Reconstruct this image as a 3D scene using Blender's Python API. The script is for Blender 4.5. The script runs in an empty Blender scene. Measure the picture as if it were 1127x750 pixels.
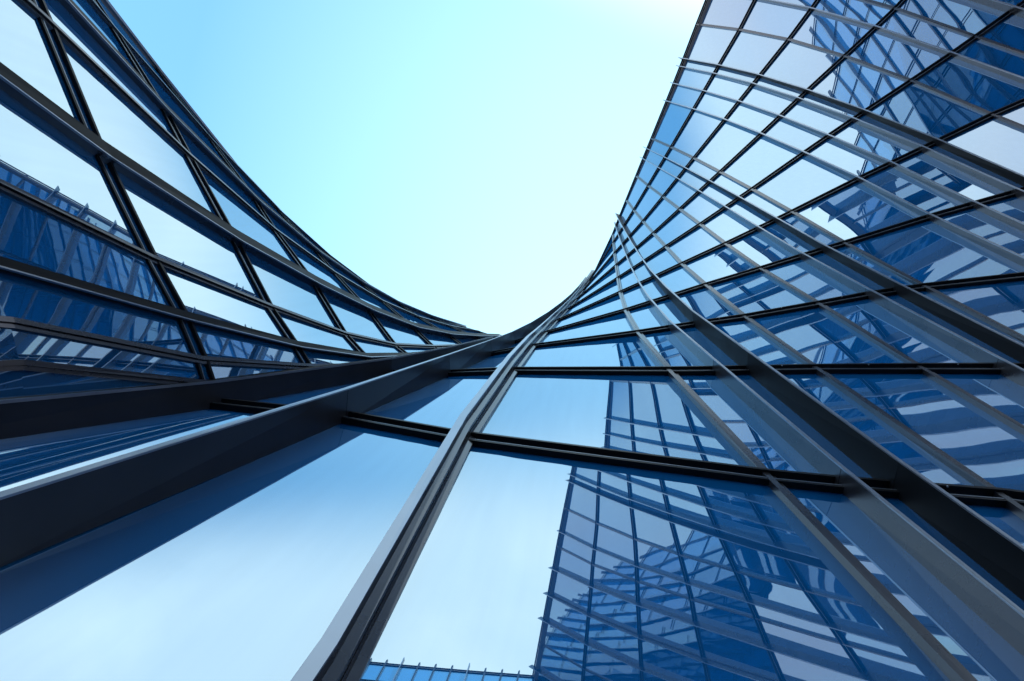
import bpy, math, random
from mathutils import Vector, Matrix

random.seed(4)
S = bpy.context.scene
COL = S.collection

# ------------------------------------------------------------------ survey
# plan positions (metres) of every vertical line of the facades at each storey
# level; the twisted tower has storeys of 4 m, the lower wing half storeys.
TOWER = {
    'F4': [(-6.270, 0.748), (-5.580, 1.314), (-4.775, 1.889), (-3.902, 2.326), (-3.621, 2.738), (-3.291, 3.070), (-2.891, 3.272), (-2.422, 3.328), (-1.913, 3.254), (-1.391, 3.081), (-0.876, 2.847), (-0.370, 2.586)],
    'F5': [(-3.556, 1.442), (-3.327, 1.681), (-3.012, 2.016), (-2.695, 2.301), (-2.559, 2.625), (-2.473, 2.931), (-2.200, 3.076), (-1.765, 3.035), (-1.326, 2.900), (-0.875, 2.679), (-0.461, 2.358), (-0.043, 1.931)],
    'C': [(-1.333, 2.110), (-1.348, 2.232), (-1.529, 2.231), (-1.492, 2.230), (-1.522, 2.418), (-1.496, 2.624), (-1.367, 2.711), (-1.078, 2.647), (-0.757, 2.504), (-0.443, 2.283), (-0.078, 1.891), (0.337, 1.390)],
    's1': [(3.106, 3.230), (2.625, 2.912), (2.040, 2.572), (1.477, 2.179), (1.230, 2.026), (1.161, 1.847), (1.193, 1.532), (1.288, 1.136), (1.379, 0.628), (1.449, -0.015), (1.536, -0.731), (1.635, -1.412)],
    'P1a': [(3.863, 3.476), (3.344, 3.048), (2.771, 2.618), (2.240, 2.157), (1.989, 1.899), (1.921, 1.598), (1.900, 1.207), (1.928, 0.718), (1.950, 0.134), (1.941, -0.567), (1.926, -1.354), (1.916, -2.151)],
    'P1b': [(4.434, 3.665), (3.893, 3.152), (3.334, 2.644), (2.828, 2.137), (2.587, 1.801), (2.499, 1.409), (2.439, 0.955), (2.420, 0.394), (2.388, -0.246), (2.319, -0.993), (2.224, -1.836), (2.132, -2.714)],
    's2': [(5.530, 4.034), (4.967, 3.360), (4.443, 2.688), (3.997, 2.094), (3.794, 1.613), (3.620, 1.042), (3.488, 0.450), (3.389, -0.255), (3.248, -1.003), (3.060, -1.845), (2.807, -2.797), (2.557, -3.808)],
    's3': [(7.146, 4.610), (6.602, 3.726), (6.098, 2.861), (5.691, 2.056), (5.483, 1.290), (5.233, 0.545), (5.063, -0.289), (4.844, -1.221), (4.536, -2.196), (4.162, -3.225), (3.690, -4.323), (3.218, -5.477)],
    'P2a': [(8.289, 5.038), (7.762, 4.017), (7.264, 3.011), (6.833, 2.036), (6.500, 1.085), (6.328, 0.198), (6.133, -0.810), (5.830, -1.899), (5.425, -3.029), (4.925, -4.202), (4.320, -5.414), (3.685, -6.657)],
    'P2b': [(8.936, 5.284), (8.417, 4.187), (7.919, 3.099), (7.474, 2.030), (7.113, 0.985), (6.949, 0.003), (6.730, -1.104), (6.380, -2.279), (5.921, -3.493), (5.356, -4.749), (4.682, -6.029), (3.949, -7.319)],
    's4': [(9.620, 5.546), (9.106, 4.367), (8.607, 3.194), (8.148, 2.029), (7.779, 0.885), (7.607, -0.201), (7.357, -1.418), (6.957, -2.681), (6.443, -3.981), (5.808, -5.324), (5.062, -6.676), (4.227, -8.015)],
    'd5': [(12.195, 6.561), (11.668, 5.071), (11.150, 3.580), (10.656, 2.090), (10.207, 0.600), (9.804, -0.910), (9.483, -2.506), (8.950, -4.103), (8.273, -5.707), (7.382, -7.323), (6.336, -8.903), (5.188, -10.450)],
    'd6': [(13.499, 7.076), (12.948, 5.427), (12.403, 3.777), (11.877, 2.122), (11.383, 0.457), (10.933, -1.244), (10.510, -3.005), (9.882, -4.757), (9.106, -6.508), (8.106, -8.253), (6.927, -9.945), (5.629, -11.583)],
    'P3a': [(14.752, 7.570), (14.172, 5.768), (13.597, 3.963), (13.033, 2.151), (12.489, 0.320), (11.973, -1.546), (11.473, -3.469), (10.774, -5.371), (9.889, -7.259), (8.789, -9.129), (7.480, -10.928), (6.037, -12.653)],
    'P3b': [(15.329, 7.797), (14.735, 5.924), (14.144, 4.048), (13.561, 2.163), (12.993, 0.257), (12.444, -1.685), (11.901, -3.675), (11.179, -5.648), (10.250, -7.603), (9.105, -9.532), (7.736, -11.380), (6.223, -13.143)],
    's7': [(17.942, 8.815), (17.270, 6.621), (16.596, 4.422), (15.912, 2.211), (15.208, -0.021), (14.463, -2.277), (13.676, -4.555), (12.967, -6.844), (11.901, -9.148), (10.552, -11.371), (8.900, -13.431), (7.039, -15.351)],
    'd8': [(20.148, 9.659), (19.393, 7.195), (18.632, 4.728), (17.852, 2.251), (17.039, -0.238), (16.179, -2.739), (15.273, -5.246), (14.308, -7.759), (13.129, -10.314), (11.589, -12.811), (9.742, -15.140), (7.740, -17.190)],
    's9': [(21.611, 10.216), (20.799, 7.574), (19.978, 4.930), (19.135, 2.280), (18.253, -0.376), (17.316, -3.040), (16.307, -5.711), (15.195, -8.396), (13.949, -11.116), (12.259, -13.792), (10.318, -16.341), (8.241, -18.499)],
    'P10': [(23.490, 10.929), (22.602, 8.059), (21.704, 5.189), (20.781, 2.319), (19.812, -0.551), (18.771, -3.426), (17.623, -6.315), (16.331, -9.228), (14.876, -12.155), (13.093, -15.028), (11.069, -17.752), (8.936, -20.274)],
}
WING = {
    'Gx': [(-8.850, -15.471), (-9.057, -13.871), (-9.262, -12.274), (-9.457, -10.678), (-9.628, -9.079), (-9.759, -7.464), (-9.832, -5.822), (-9.838, -4.148), (-9.781, -2.449), (-9.676, -0.737), (-9.545, 0.982), (-9.405, 2.704)],
    'Gm': [(-8.118, -12.273), (-8.109, -10.737), (-8.107, -9.209), (-8.122, -7.710), (-8.163, -6.265), (-8.222, -4.886), (-8.261, -3.536), (-8.174, -2.102), (-7.918, -0.795), (-7.595, 0.409), (-7.251, 1.553), (-6.904, 2.675)],
    'm0': [(-7.793, -10.643), (-7.705, -9.204), (-7.612, -7.760), (-7.515, -6.307), (-7.425, -4.866), (-7.355, -3.489), (-7.276, -2.213), (-7.144, -1.046), (-6.925, -0.001), (-6.609, 0.938), (-6.219, 1.801), (-5.790, 2.629)],
    'G0': [(-7.476, -8.968), (-7.332, -7.655), (-7.178, -6.342), (-7.000, -5.010), (-6.792, -3.630), (-6.634, -2.275), (-6.476, -1.100), (-6.308, -0.126), (-6.083, 0.716), (-5.753, 1.450), (-5.313, 2.076), (-4.779, 2.637)],
    'ma': [(-7.196, -7.396), (-7.008, -6.195), (-6.825, -5.014), (-6.656, -3.889), (-6.504, -2.822), (-6.298, -1.580), (-6.104, -0.501), (-5.872, 0.394), (-5.504, 1.219), (-5.127, 1.870), (-4.651, 2.400), (-4.081, 2.838)],
    'G1': [(-6.922, -5.600), (-6.677, -4.547), (-6.446, -3.484), (-6.227, -2.395), (-5.979, -1.280), (-5.639, -0.288), (-5.367, 0.521), (-5.100, 1.245), (-4.686, 1.915), (-4.237, 2.405), (-3.789, 2.761), (-3.413, 3.056)],
    'mb': [(-6.687, -3.463), (-6.343, -2.649), (-6.013, -1.801), (-5.714, -0.908), (-5.428, 0.018), (-5.118, 0.801), (-4.780, 1.524), (-4.487, 2.065), (-4.139, 2.430), (-3.785, 2.715), (-3.443, 2.958), (-3.121, 3.188)],
    'mc': [(-6.552, -2.022), (-6.176, -1.402), (-5.791, -0.755), (-5.434, 0.007), (-5.075, 0.743), (-4.712, 1.430), (-4.365, 1.983), (-4.149, 2.326), (-3.907, 2.587), (-3.638, 2.810), (-3.358, 3.010), (-3.080, 3.206)],
    'md': [(-6.436, -0.839), (-6.064, -0.368), (-5.662, 0.089), (-5.204, 0.571), (-4.880, 1.284), (-4.515, 1.774), (-4.171, 2.163), (-3.956, 2.439), (-3.767, 2.663), (-3.554, 2.859), (-3.321, 3.035), (-3.080, 3.199)],
    'me': [(-6.354, -0.046), (-5.994, 0.330), (-5.612, 0.687), (-5.158, 0.946), (-4.804, 1.588), (-4.418, 1.953), (-4.043, 2.250), (-3.852, 2.490), (-3.690, 2.702), (-3.504, 2.883), (-3.304, 3.051), (-3.085, 3.187)],
    'F4': [(-6.270, 0.748), (-5.925, 1.031), (-5.579, 1.313), (-5.177, 1.599), (-4.774, 1.889), (-4.337, 2.108), (-3.904, 2.326), (-3.759, 2.533), (-3.620, 2.738), (-3.456, 2.905), (-3.290, 3.068), (-3.091, 3.172)],
}

EYE = 1.6
TZ = [(1.6 + k) * 4 + EYE for k in range(-2, 10)]       # tower levels: 0 .. 44 m
WZ = [(1.6 + k * .5) * 4 + EYE for k in range(-4, 8)]   # wing levels: 0 .. 22 m


# ------------------------------------------------------------------ helpers
def link(o, parent=None):
    COL.objects.link(o)
    if parent is not None:
        o.parent = parent
    return o


def mesh_obj(name, verts, faces, mat, parent=None, smooth_faces=(), normals=None):
    me = bpy.data.meshes.new(name)
    me.from_pydata([tuple(v) for v in verts], [], faces)
    me.materials.append(mat)
    for i in smooth_faces:
        me.polygons[i].use_smooth = True
    me.update()
    if normals:
        me.normals_split_custom_set_from_vertices([tuple(n) for n in normals])
    return link(bpy.data.objects.new(name, me), parent)


def thing(name, label, cat, loc=(0, 0, 0), group=None):
    o = bpy.data.objects.new(name, None)
    o.location = loc
    o.empty_display_size = 1
    o['label'] = label
    o['category'] = cat
    if group:
        o['group'] = group
    return link(o)


# ------------------------------------------------------------------ materials
def nodes(name):
    m = bpy.data.materials.new(name)
    m.use_nodes = True
    nt = m.node_tree
    nt.nodes.clear()
    out = nt.nodes.new('ShaderNodeOutputMaterial')
    return m, nt, out


def glass_material(name, blue, tint, face_refl, bump=.0):
    m, nt, out = nodes(name)
    N = nt.nodes.new
    L = nt.links.new
    dif = N('ShaderNodeBsdfDiffuse')
    dif.inputs['Color'].default_value = (*blue, 1)
    glo = N('ShaderNodeBsdfGlossy')
    glo.inputs['Color'].default_value = (*tint, 1)
    glo.inputs['Roughness'].default_value = 0.0
    # every pane differs a little in tint, and rain has left faint streaks down it
    oi = N('ShaderNodeObjectInfo')
    tc = N('ShaderNodeTexCoord')
    mp = N('ShaderNodeMapping')
    mp.inputs['Scale'].default_value = (5, 5, .35)
    L(tc.outputs['Object'], mp.inputs['Vector'])
    st = N('ShaderNodeTexNoise')
    st.inputs['Scale'].default_value = 1.6
    st.inputs['Detail'].default_value = 5
    L(mp.outputs['Vector'], st.inputs['Vector'])
    ad = N('ShaderNodeMath')
    ad.operation = 'MULTIPLY_ADD'
    ad.inputs[1].default_value = .07
    L(oi.outputs['Random'], ad.inputs[0])
    a2 = N('ShaderNodeMath')
    a2.operation = 'MULTIPLY_ADD'
    a2.inputs[1].default_value = .10
    a2.inputs[2].default_value = .91
    L(st.outputs['Fac'], a2.inputs[0])
    L(a2.outputs[0], ad.inputs[2])
    sc = N('ShaderNodeVectorMath')
    sc.operation = 'SCALE'
    sc.inputs[0].default_value = tint
    L(ad.outputs[0], sc.inputs['Scale'])
    L(sc.outputs['Vector'], glo.inputs['Color'])
    lw = N('ShaderNodeLayerWeight')
    lw.inputs['Blend'].default_value = .08
    mr = N('ShaderNodeMapRange')
    mr.inputs['To Min'].default_value = face_refl
    mr.inputs['To Max'].default_value = .86
    L(lw.outputs['Fresnel'], mr.inputs['Value'])
    mix = N('ShaderNodeMixShader')
    L(mr.outputs['Result'], mix.inputs['Fac'])
    L(dif.outputs[0], mix.inputs[1])
    L(glo.outputs[0], mix.inputs[2])
    L(mix.outputs[0], out.inputs['Surface'])
    if bump:
        tc = N('ShaderNodeTexCoord')
        no = N('ShaderNodeTexNoise')
        no.inputs['Scale'].default_value = .55
        no.inputs['Detail'].default_value = 1.0
        L(tc.outputs['Object'], no.inputs['Vector'])
        b = N('ShaderNodeBump')
        b.inputs['Strength'].default_value = 1.0
        b.inputs['Distance'].default_value = bump
        L(no.outputs['Fac'], b.inputs['Height'])
        for n in (glo, lw):
            L(b.outputs['Normal'], n.inputs['Normal'])
    return m


def metal_material(name, col, metallic, rough, vary=.25):
    m, nt, out = nodes(name)
    N = nt.nodes.new
    L = nt.links.new
    p = N('ShaderNodeBsdfPrincipled')
    p.inputs['Metallic'].default_value = metallic
    p.inputs['Specular IOR Level'].default_value = .15 if max(col) < .03 else .5
    tc = N('ShaderNodeTexCoord')
    no = N('ShaderNodeTexNoise')
    no.inputs['Scale'].default_value = 1.7
    no.inputs['Detail'].default_value = 5.0
    L(tc.outputs['Object'], no.inputs['Vector'])
    r = N('ShaderNodeMapRange')
    r.inputs['To Min'].default_value = 1 - vary
    r.inputs['To Max'].default_value = 1 + vary
    L(no.outputs['Fac'], r.inputs['Value'])
    mul = N('ShaderNodeVectorMath')
    mul.operation = 'SCALE'
    mul.inputs[0].default_value = col
    L(r.outputs['Result'], mul.inputs['Scale'])
    L(mul.outputs['Vector'], p.inputs['Base Color'])
    r2 = N('ShaderNodeMapRange')
    r2.inputs['To Min'].default_value = rough * .8
    r2.inputs['To Max'].default_value = rough * 1.2
    L(no.outputs['Fac'], r2.inputs['Value'])
    L(r2.outputs['Result'], p.inputs['Roughness'])
    L(p.outputs[0], out.inputs['Surface'])
    return m


M_GLASS = glass_material('blue_mirror_glass', (.008, .28, .86), (.54, .68, .76), .68)
M_FIN = metal_material('grey_anodised_aluminium', (.11, .12, .14), .75, .28)
M_FIN_SHADED = metal_material('shaded_fin_metal', (.05, .056, .068), .6, .35)  # darker copy of the fin metal, shade put into its colour
M_BLACK = metal_material('black_metal_and_shade', (.012, .015, .02), .2, .5)  # also paints the shade on paired fins and dark fin fronts
M_DARK = metal_material('black_transom_aluminium', (.022, .024, .028), .3, .35)
M_EDGE = metal_material('bright_edge_and_highlight', (.34, .40, .48), .7, .32)  # also paints sky-lit fin fronts and corner highlights
M_ROOF = metal_material('roof_membrane', (.30, .30, .31), 0, .8)


def paving_material():
    m, nt, out = nodes('plaza_paving')
    N = nt.nodes.new
    L = nt.links.new
    p = N('ShaderNodeBsdfPrincipled')
    p.inputs['Roughness'].default_value = .75
    tc = N('ShaderNodeTexCoord')
    br = N('ShaderNodeTexBrick')
    br.inputs['Scale'].default_value = 1.0
    br.inputs['Color1'].default_value = (.10, .105, .115, 1)
    br.inputs['Color2'].default_value = (.13, .13, .14, 1)
    br.inputs['Mortar'].default_value = (.05, .05, .05, 1)
    br.inputs['Mortar Size'].default_value = .012
    br.inputs['Brick Width'].default_value = 1.2
    br.inputs['Row Height'].default_value = .6
    L(tc.outputs['Object'], br.inputs['Vector'])
    L(br.outputs['Color'], p.inputs['Base Color'])
    L(p.outputs[0], out.inputs['Surface'])
    return m


# ------------------------------------------------------------------ facade
class Facade:
    """Plan grid x level -> points on the glass, with outward normals."""

    def __init__(self, names, grid, zs):
        self.names, self.zs = names, zs
        self.P = [[Vector((x, y, z)) for (x, y), z in zip(grid[n], zs)] for n in names]
        nc, nl = len(names), len(zs)
        self.N = [[None] * nl for _ in range(nc)]
        self.U = [[None] * nl for _ in range(nc)]
        for i in range(nc):
            for j in range(nl):
                def cell(a, b):
                    return (b - a).normalized()
                u = Vector()
                if i > 0:
                    u += cell(self.P[i - 1][j], self.P[i][j])
                if i < nc - 1:
                    u += cell(self.P[i][j], self.P[i + 1][j])
                u.normalize()
                v = (self.P[i][min(j + 1, nl - 1)] - self.P[i][max(j - 1, 0)]).normalized()
                n = u.cross(v).normalized()
                self.N[i][j], self.U[i][j] = n, u

    def col(self, name):
        return self.names.index(name)

    def path(self, name, over, top=None):
        i = self.col(name)
        pts, ns, us = list(self.P[i]), list(self.N[i]), list(self.U[i])
        if top is not None:
            pts, ns, us = pts[:top], ns[:top], us[:top]
        d = (pts[-1] - pts[-2]).normalized()
        pts.append(pts[-1] + d * over)
        ns.append(ns[-1])
        us.append(us[-1])
        return pts, ns, us


def sweep(name, pts, ns, us, prof, mat, parent):
    """closed profile [(across, out), ...] carried along a polyline"""
    V, F = [], []
    k = len(prof)
    for p, n, u in zip(pts, ns, us):
        for a, o in prof:
            V.append(p + u * a + n * o)
    for s in range(len(pts) - 1):
        for q in range(k):
            a, b = s * k + q, s * k + (q + 1) % k
            F.append((a, b, b + k, a + k))
    F.append(tuple(range(k))[::-1])
    F.append(tuple(range((len(pts) - 1) * k, len(pts) * k)))
    return mesh_obj(name, V, F, mat, parent)


def rect(w, d, back=-.02):
    return [(-w / 2, back), (w / 2, back), (w / 2, d), (-w / 2, d)]


def offset_path(ns, pts, d):
    return [p + n * d for p, n in zip(pts, ns)]


def pane_geo(a, b, c, d, rz, tilt=0, nu=5, nv=8, thick=.03):
    """a..d: corners (left low, right low, right high, left high)"""
    V, F = [], []

    def at(s, t):
        return a * (1 - s) * (1 - t) + b * s * (1 - t) + c * s * t + d * (1 - s) * t
    n = (b - a).cross(d - a).normalized()
    NV = []
    # sealed glass units are never dead flat: each stands a touch off true and bellies slightly
    off = Vector((random.uniform(-1, 1), random.uniform(-1, 1), random.uniform(-1, 1))) * .003
    belly = random.uniform(-.003, .003)
    turn = Matrix.Rotation(math.radians(rz), 3, 'Z')
    flat = (c - a).cross(d - b).normalized()
    uu, vv = (b - a).normalized(), (d - a).normalized()
    for j in range(nv + 1):
        for i in range(nu + 1):
            s, t = i / nu, j / nv
            V.append(at(s, t))
            m = (((b - a) * (1 - t) + (c - d) * t).cross((d - a) * (1 - s) + (c - b) * s)).normalized()
            m = m.lerp(flat, .75).normalized()
            m.z += tilt
            m += off + uu * (belly * math.sin(2 * math.pi * s)) + vv * (belly * .6 * math.sin(2 * math.pi * t))
            NV.append((turn @ m).normalized())
    sm = []
    for j in range(nv):
        for i in range(nu):
            q = j * (nu + 1) + i
            sm.append(len(F))
            F.append((q, q + 1, q + nu + 2, q + nu + 1))
    rim = [i for i in range(nu + 1)]
    rim += [j * (nu + 1) + nu for j in range(1, nv + 1)]
    rim += [nv * (nu + 1) + i for i in range(nu - 1, -1, -1)]
    rim += [j * (nu + 1) for j in range(nv - 1, 0, -1)]
    o = len(V)
    m = len(rim)
    for r in rim:
        V.append(V[r].copy())
    for r in rim:
        V.append(V[r] + n * -thick)
    NV += [NV[r] for r in rim] + [-n for r in rim]
    for q in range(m):
        w = (q + 1) % m
        F.append((o + q, o + w, o + m + w, o + m + q))
    g = len(V)
    for q in range((nu + 1) * (nv + 1)):
        V.append(V[q] + n * -thick)
        NV.append(NV[q] * -1)
    for j in range(nv):
        for i in range(nu):
            q = g + j * (nu + 1) + i
            F.append((q, q + nu + 1, q + nu + 2, q + 1))
    return V, F, sm, NV


def merge(geos):
    V, F, sm, NV = [], [], [], []
    for v, f, s, nn in geos:
        NV += nn
        o = len(V)
        sm += [len(F) + i for i in s]
        V += v
        F += [tuple(i + o for i in face) for face in f]
    return V, F, sm, NV


# ------------------------------------------------------------------ camera
FPX = 620.0
cam_d = bpy.data.cameras.new('camera')
cam_d.sensor_width = 36
cam_d.lens = FPX / 1127 * 36
cam_d.clip_start = .05
cam_d.clip_end = 6000
cam = bpy.data.objects.new('camera', cam_d)
v = Vector((650 - 563.5, 280 - 375, FPX)).normalized()      # image position of the zenith
R = v.rotation_difference(Vector((0, 0, 1))).to_matrix()
right, up, back = R @ Vector((1, 0, 0)), R @ Vector((0, -1, 0)), R @ Vector((0, 0, -1))
cam.matrix_world = Matrix(((right.x, up.x, back.x, 0), (right.y, up.y, back.y, 0),
                           (right.z, up.z, back.z, EYE), (0, 0, 0, 1)))
COL.objects.link(cam)
S.camera = cam
RT = R.transposed()


def seen(p):
    d = RT @ (Vector(p) - Vector((0, 0, EYE)))
    if d.z <= .05:
        return None
    return d.x / d.z * FPX + 563.5, d.y / d.z * FPX + 375


def seen_area(quad, n=6):
    a, b, c, d = quad
    g = [[seen(a * (1 - s) * (1 - t) + b * s * (1 - t) + c * s * t + d * (1 - s) * t)
          for s in [i / n for i in range(n + 1)]] for t in [j / n for j in range(n + 1)]]
    tot = 0
    for j in range(n):
        for i in range(n):
            pts = [g[j][i], g[j][i + 1], g[j + 1][i + 1], g[j + 1][i]]
            if any(p is None for p in pts):
                continue
            pts = [(min(max(x, 0), 1127), min(max(y, 0), 750)) for x, y in pts]
            tot += abs(sum(pts[i][0] * pts[(i + 1) % 4][1] - pts[(i + 1) % 4][0] * pts[i][1] for i in range(4))) / 2
    return tot


# ------------------------------------------------------------------ builders
def build_panes(fac, root, skip=lambda i, j: False, limit=100, turn=None, tall=True, tilt=None):
    cells = []
    for i in range(len(fac.names) - 1):
        for j in range(len(fac.zs) - 1):
            if skip(i, j):
                continue
            k = j + 2 if tall and j == 0 else j + 1     # the ground storey is twice as high
            if tall and j == 1:
                continue
            q = (fac.P[i][j], fac.P[i + 1][j], fac.P[i + 1][k], fac.P[i][k])
            tl = (turn or {}).get(fac.names[i], (0,))
            rz = tl[min(j, len(tl) - 1)]
            cells.append((seen_area(q), rz, (tilt or {}).get(fac.names[i], 0), q))
    cells.sort(key=lambda c: -c[0])
    for a, rz, tl, q in cells[:limit]:
        V, F, sm, NV = pane_geo(*q, rz, tl)
        mesh_obj('glass_pane', V, F, M_GLASS, root, sm, NV)
    rest = cells[limit:]
    if rest:
        V, F, sm, NV = merge([pane_geo(*q, rz, tl) for _, rz, tl, q in rest])
        o = mesh_obj('glass_pane', V, F, M_GLASS, root, sm, NV)
        o['kind'] = 'stuff'


def build_transom(fac, j, root, i0=0, i1=None, scale=1.0, slim=1.0):
    """two dark blades, one above the other, with a slim bright lip between"""
    i1 = len(fac.names) if i1 is None else i1
    pts = [fac.P[i][j] for i in range(i0, i1)]
    ns = [fac.N[i][j] for i in range(i0, i1)]
    ups = []
    for i in range(i0, i1):
        u = fac.U[i][j]
        ups.append(fac.N[i][j].cross(u).normalized())
    s = scale
    k = slim * s
    top = [(.066 * s, -.02), (.066 * s, .115 * k), (.108 * s, .115 * k), (.108 * s, -.02)]
    o = sweep('transom', pts, ns, ups, top, M_DARK, root)
    for nm, z0, z1, d, mt in (('lower_blade', -.105, -.070, .080, M_DARK), ('lip', -.066, -.056, .084, M_EDGE)):
        pr = [(z0 * s, -.02), (z0 * s, d * k), (z1 * s, d * k), (z1 * s, -.02)]
        sweep(nm, pts, ns, ups, pr, mt, o)
    return o


def deep_fin(fac, name, root, depth, width, over, top=None, cap=.018, dark_front=False, mat=None):
    pts, ns, us = fac.path(name, over, top)
    o = sweep('fin', pts, ns, us, rect(width, depth), mat or M_FIN, root)
    w = width / 2 + .004
    sweep('front_shading', pts, ns, us, [(-w, depth + .001), (w, depth + .001), (w, depth + cap), (-w, depth + cap)], M_BLACK if dark_front else M_EDGE, o)  # fin front toned apart: sky light painted pale, shade painted black
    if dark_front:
        sweep('corner_highlight', pts, ns, us, [(w - .004, depth - .012), (w + .012, depth - .012), (w + .012, depth + cap + .002), (w - .004, depth + cap + .002)], M_EDGE, o)  # thin pale strip drawn for the highlight along the corner
    return o


def joints(fac, name, fin, depth, width, levels):
    """the hairline gaps where one length of fin meets the next"""
    i = fac.col(name)
    for j in levels:
        V, F = [], []
        p, n, u = fac.P[i][j], fac.N[i][j], fac.U[i][j]
        d = (fac.P[i][j + 1] - p).normalized() * .004
        for q in (p - d, p + d):
            for a, e in rect(width + .003, depth + .0008):
                V.append(q + u * a + n * e)
        for k in range(4):
            F.append((k, (k + 1) % 4, 4 + (k + 1) % 4, 4 + k))
        F += [(3, 2, 1, 0), (4, 5, 6, 7)]
        mesh_obj('joint', V, F, M_BLACK, fin)


def slim_mullion(fac, name, root, over, depth=.085, width=.15, top=None):
    pts, ns, us = fac.path(name, over, top)
    w = width
    pr = [(-w / 2, -.10), (w / 2, -.10), (w / 2, depth * .6), (w * .12, depth * .6), (w * .12, depth * .35),
          (w * .02, depth * .35), (w * .02, depth), (-w / 2, depth)]
    o = sweep('mullion', pts, ns, us, pr, M_FIN, root)
    return o


# ------------------------------------------------------------------ tower
TN = list(TOWER)
# the wall turns a corner past the last pair of lines and runs back towards the street
EXT = tuple('run_%d' % k for k in range(1, 17))
prev, last = TOWER['s7'], TOWER['P10']
for k, n in enumerate(EXT, 1):
    TOWER[n] = []
    for (x0, y0), (x1, y1) in zip(prev, last):
        d = Vector((x1 - x0, y1 - y0)).normalized() * 1.2 * k
        TOWER[n].append((x1 + d.x, y1 + d.y))
TN = list(TOWER)
tower = Facade(TN, TOWER, TZ)
tower_root = thing('office_tower', 'tall twisting blue glass tower on the right with deep grey fins leaning over the courtyard', 'building',
                   (4.0, 6.0, 0))
tower_root.location = (0, 0, 0)
iF4, iF5 = tower.col('F4'), tower.col('F5')
build_panes(tower, tower_root, skip=lambda i, j: i == iF4 and j >= 6,
            turn={'C': (4.6, 4.6, 6.5, 5.0, 2.0), 'F4': (13,)})

DEEP = {'F5': (.40, .055, .35), 'P1a': (.25, .04, .35), 'P1b': (.38, .04, .4),
        'P2a': (.24, .04, .35), 'P2b': (.28, .04, .4), 'd5': (.19, .05, .35), 'd6': (.19, .05, .3),
        'P3a': (.24, .04, .35), 'P3b': (.28, .04, .4), 'd8': (.19, .05, .3), 'P10': (.34, .06, .3), 'run_2': (.34, .05, .4), 'run_4': (.34, .05, .5), 'run_8': (.34, .05, .5), 'run_12': (.34, .05, .5), 'run_16': (.34, .05, .5)}
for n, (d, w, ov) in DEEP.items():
    f = deep_fin(tower, n, tower_root, d, w, ov, mat=M_BLACK if n in ('P1b', 'P2b', 'P3b') else M_FIN_SHADED if n == 'F5' else None)  # second fin of each pair blackened for shade, F5 darkened likewise
    joints(tower, n, f, d, w, range(2, 8))
f4 = deep_fin(tower, 'F4', tower_root, .34, .13, .3, top=6, dark_front=True, mat=M_FIN_SHADED)
for n in ('s1', 's2', 's3', 's4', 's7', 's9', 'run_2', 'run_6', 'run_10', 'run_14'):
    slim_mullion(tower, n, tower_root, .04)
# the stepped fin that stands nearest the viewer
pts, ns, us = tower.path('C', .35)
cf = sweep('fin', pts, ns, us, [(-.04, -.02), (.16, -.02), (.16, .06), (.10, .08), (.10, .15), (.075, .15), (.075, .175),
                                (.10, .175), (.10, .22), (.04, .24), (.04, .33), (-.04, .33)], M_FIN, tower_root)
cf['label'] = 'stepped grey fin nearest the viewer'
sweep('front_shading', pts, ns, us, [(-.044, .331), (.044, .331), (.044, .346), (-.044, .346)], M_EDGE, cf)  # pale strip paints the sky light on the front face
for j in [0] + list(range(2, len(TZ))):
    build_transom(tower, j, tower_root, i0=0 if j <= 5 else iF5)

# pale bolt heads at the middle of the lower transoms
for i in range(tower.col('s1'), tower.col('s4')):
    for j in (2, 3, 4):
        if (tower.P[i + 1][j] - tower.P[i][j]).length < .9:
            continue
        p = (tower.P[i][j] + tower.P[i + 1][j]) / 2
        n = (tower.N[i][j] + tower.N[i + 1][j]).normalized()
        u = (tower.P[i + 1][j] - tower.P[i][j]).normalized()
        w = n.cross(u)
        c = p + n * .104 + w * .062
        V, F = [], []
        for k in range(8):
            a = math.tau * k / 8
            V.append(c + (u * math.cos(a) + n * math.sin(a)) * .013 + w * .006)
        for k in range(8):
            a = math.tau * k / 8
            V.append(c + (u * math.cos(a) + n * math.sin(a)) * .010 - w * .008)
        F = [(k, (k + 1) % 8, 8 + (k + 1) % 8, 8 + k) for k in range(8)] + [tuple(range(8))[::-1], tuple(range(8, 16))]
        mesh_obj('bolt', V, F, M_EDGE, tower_root)

# ------------------------------------------------------------------ wing
WTURN, WTILT = -.5, .075
del WING['Gx']
WN = list(WING)
wing = Facade(WN, WING, WZ)
wing_root = thing('office_wing', 'lower curved glass wing on the left with broad dark fins sweeping up to the corner', 'building')
build_panes(wing, wing_root, tall=False, turn={n: (WTURN,) for n in WN}, tilt={n: WTILT if n in ('Gm', 'm0', 'G0', 'ma') else .03 for n in WN})
for n, d, w, ov in (('Gm', .08, .09, .3), ('G0', .085, .12, .3), ('G1', .13, .19, .3)):
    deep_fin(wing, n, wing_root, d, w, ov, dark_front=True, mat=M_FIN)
for n in ('m0', 'ma', 'mb', 'md'):
    slim_mullion(wing, n, wing_root, .03, depth=.07, width=.10)
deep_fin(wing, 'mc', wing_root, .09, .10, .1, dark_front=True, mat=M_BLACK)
slim_mullion(wing, 'me', wing_root, .03, depth=.06, width=.10)
for j in [0, 1, 2] + list(range(4, len(WZ))):
    build_transom(wing, j, wing_root, scale=.85, i1=len(WN) - 1, slim=.55)


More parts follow.
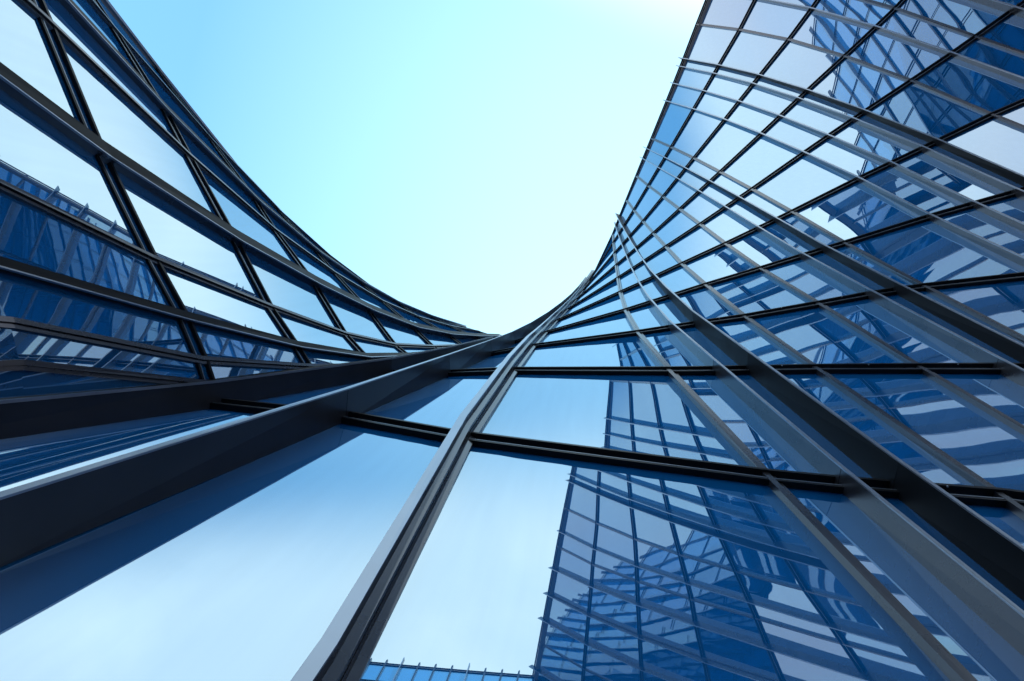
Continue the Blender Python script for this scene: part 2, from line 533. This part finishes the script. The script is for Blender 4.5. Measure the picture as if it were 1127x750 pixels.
# ------------------------------------------------------------------ block across the court
ex, ey = TOWER['run_8'][-1]
BZ = [z * 2.0 for z in range(23)]
BLOCK = {}
for m in range(8, 0, -1):                       # its near end leans with the tower it stands against
    BLOCK['lean_%d' % m] = [(ex + .5 + .55 * (BZ[-1] - z) * m / 8, ey - .9) for z in BZ]
for k in range(15):
    BLOCK['bay_%d' % k] = [(ex + .5 - 1.3 * k, ey - .9 - .675 * k)] * len(BZ)
BN = list(BLOCK)
block = Facade(BN, BLOCK, BZ)
block_root = thing('office_block', 'upright blue glass block whose finned roofline is mirrored along the bottom of the central pane', 'building')
build_panes(block, block_root, tall=False)
for k, n in enumerate(BN):
    if k % 4 == 0:
        deep_fin(block, n, block_root, .34, .06, .7)
    else:
        slim_mullion(block, n, block_root, .5, depth=.16)
for j in range(0, 23):
    build_transom(block, j, block_root, scale=1.0 if j % 2 == 0 else .6)


# roofs: a slab running back from each parapet line
def roof(fac, root, depth, i0=0, i1=None, way=None):
    V, F = [], []
    top = len(fac.zs) - 1
    for i in range(i0, len(fac.names) if i1 is None else i1):
        p, n = fac.P[i][top], fac.N[i][top]
        h = Vector((n.x, n.y, 0)).normalized()
        if way:
            h = Vector(way)
        a = p - h * .05
        b = p - h * depth
        for q in (a, b):
            for z in (-.02, -.4):
                V.append(Vector((q.x, q.y, p.z + z)))
    m = len(V) // 4
    for i in range(m - 1):
        a, b = i * 4, i * 4 + 4
        F += [(a, b, b + 2, a + 2), (a + 1, a + 3, b + 3, b + 1), (a, a + 1, b + 1, b), (a + 2, b + 2, b + 3, a + 3)]
    F += [(0, 2, 3, 1), ((m - 1) * 4, (m - 1) * 4 + 1, (m - 1) * 4 + 3, (m - 1) * 4 + 2)]
    return mesh_obj('roof', V, F, M_ROOF, root)


roof(tower, tower_root, 2.5, iF5)
roof(block, block_root, 9, 8)
roof(wing, wing_root, 2.5, 0, len(WN) - 1, (1, 0, 0))

# ------------------------------------------------------------------ ground
gm = paving_material()
V = []
F = []
n = 40
r = 2000
mesh_obj('ground', [(-r, -r, -.004), (r, -r, -.004), (r, r, -.004), (-r, r, -.004)], [(0, 1, 2, 3)], gm)['kind'] = 'structure'

# ------------------------------------------------------------------ light
SUN_EL, SUN_AZ = math.radians(58), math.radians(28)       # azimuth from +Y towards +X
sd = Vector((math.sin(SUN_AZ) * math.cos(SUN_EL), math.cos(SUN_AZ) * math.cos(SUN_EL), math.sin(SUN_EL)))
sun_d = bpy.data.lights.new('sun', 'SUN')
sun_d.energy = 2.5
sun_d.angle = math.radians(.5)
sun_d.color = (1, .95, .88)
sun = bpy.data.objects.new('sun', sun_d)
sun.rotation_euler = sd.to_track_quat('Z', 'Y').to_euler()
sun.location = (0, 0, 80)
COL.objects.link(sun)

W = bpy.data.worlds.new('World')
S.world = W
W.use_nodes = True
nt = W.node_tree
nt.nodes.clear()
N = nt.nodes.new
L = nt.links.new
out = N('ShaderNodeOutputWorld')
bg = N('ShaderNodeBackground')
bg.inputs['Strength'].default_value = .12
sky = N('ShaderNodeTexSky')
sky.sky_type = 'NISHITA'
sky.sun_disc = False
sky.sun_elevation = SUN_EL
sky.sun_rotation = SUN_AZ
sky.air_density = 1.0
sky.dust_density = 1.5
sky.ozone_density = 1.0
tc = N('ShaderNodeTexCoord')


def ramp(sock, lo, hi):
    r = N('ShaderNodeMapRange')
    r.interpolation_type = 'SMOOTHSTEP'
    r.inputs['From Min'].default_value = lo
    r.inputs['From Max'].default_value = hi
    L(sock, r.inputs['Value'])
    return r.outputs['Result']


def math_node(op, a, b):
    m = N('ShaderNodeMath')
    m.operation = op
    for q, s_ in zip(m.inputs, (a, b)):
        if isinstance(s_, (int, float)):
            q.default_value = s_
        else:
            L(s_, q)
    return m.outputs[0]


# pale veil added low down and on the street side brightens the panes' reflections; overhead it is clear cyan
dot = N('ShaderNodeVectorMath')
dot.operation = 'DOT_PRODUCT'
dot.inputs[1].default_value = (.35, .10, .93)
L(tc.outputs['Generated'], dot.inputs[0])
sep = N('ShaderNodeSeparateXYZ')
L(tc.outputs['Generated'], sep.inputs[0])
cl = N('ShaderNodeTexNoise')
cl.inputs['Scale'].default_value = 3.0
cl.inputs['Detail'].default_value = 6.0
cl.inputs['Distortion'].default_value = .6
L(tc.outputs['Generated'], cl.inputs['Vector'])
glow = N('ShaderNodeMapRange')
glow.inputs['From Min'].default_value = .50
glow.inputs['To Max'].default_value = .97
L(dot.outputs['Value'], glow.inputs['Value'])
low = ramp(sep.outputs['Z'], .70, .45)
side = N('ShaderNodeVectorMath')
side.operation = 'DOT_PRODUCT'
side.inputs[1].default_value = (.35, -1, 0)
L(tc.outputs['Generated'], side.inputs[0])
street = ramp(side.outputs['Value'], .335, .55)
veil = math_node('MAXIMUM', street, low)
wisp = math_node('MULTIPLY', ramp(cl.outputs['Fac'], .35, .75), .25)
veil = math_node('MULTIPLY', veil, math_node('ADD', .75, wisp))


def tinted(sock, c):
    m = N('ShaderNodeMix')
    m.data_type = 'RGBA'
    m.blend_type = 'MULTIPLY'
    m.inputs['Factor'].default_value = 1
    m.inputs[7].default_value = (*c, 1)
    L(sock, m.inputs[6])
    return m.outputs[2]


mul = N('ShaderNodeMix')
mul.data_type = 'RGBA'
L(veil, mul.inputs['Factor'])
bright = N('ShaderNodeMix')                     # the air brightens around the hidden sun
bright.data_type = 'RGBA'
L(glow.outputs['Result'], bright.inputs['Factor'])
L(tinted(sky.outputs[0], (.80, 1.27, 1.17)), bright.inputs[6])
bright.inputs[7].default_value = (2.05, 3.4, 4.3, 1)
L(bright.outputs[2], mul.inputs[6])
veil_c = N('ShaderNodeMix')
veil_c.data_type = 'RGBA'
L(ramp(sep.outputs['Z'], .20, .68), veil_c.inputs['Factor'])
veil_c.inputs[6].default_value = (3.0, 2.7, 2.95, 1)
veil_c.inputs[7].default_value = (4.5, 5.0, 5.0, 1)
L(veil_c.outputs[2], mul.inputs[7])
L(mul.outputs[2], bg.inputs['Color'])
L(bg.outputs[0], out.inputs['Surface'])

# ------------------------------------------------------------------ render
S.view_settings.view_transform = 'Standard'
S.view_settings.look = 'None'
S.view_settings.exposure = 1.7
S.view_settings.gamma = 1
S.view_settings.use_curve_mapping = False
S.render.engine = 'CYCLES'
S.cycles.use_denoising = True
S.cycles.max_bounces = 10
S.cycles.glossy_bounces = 8
S.cycles.diffuse_bounces = 3
S.cycles.caustics_reflective = False
S.cycles.caustics_refractive = False
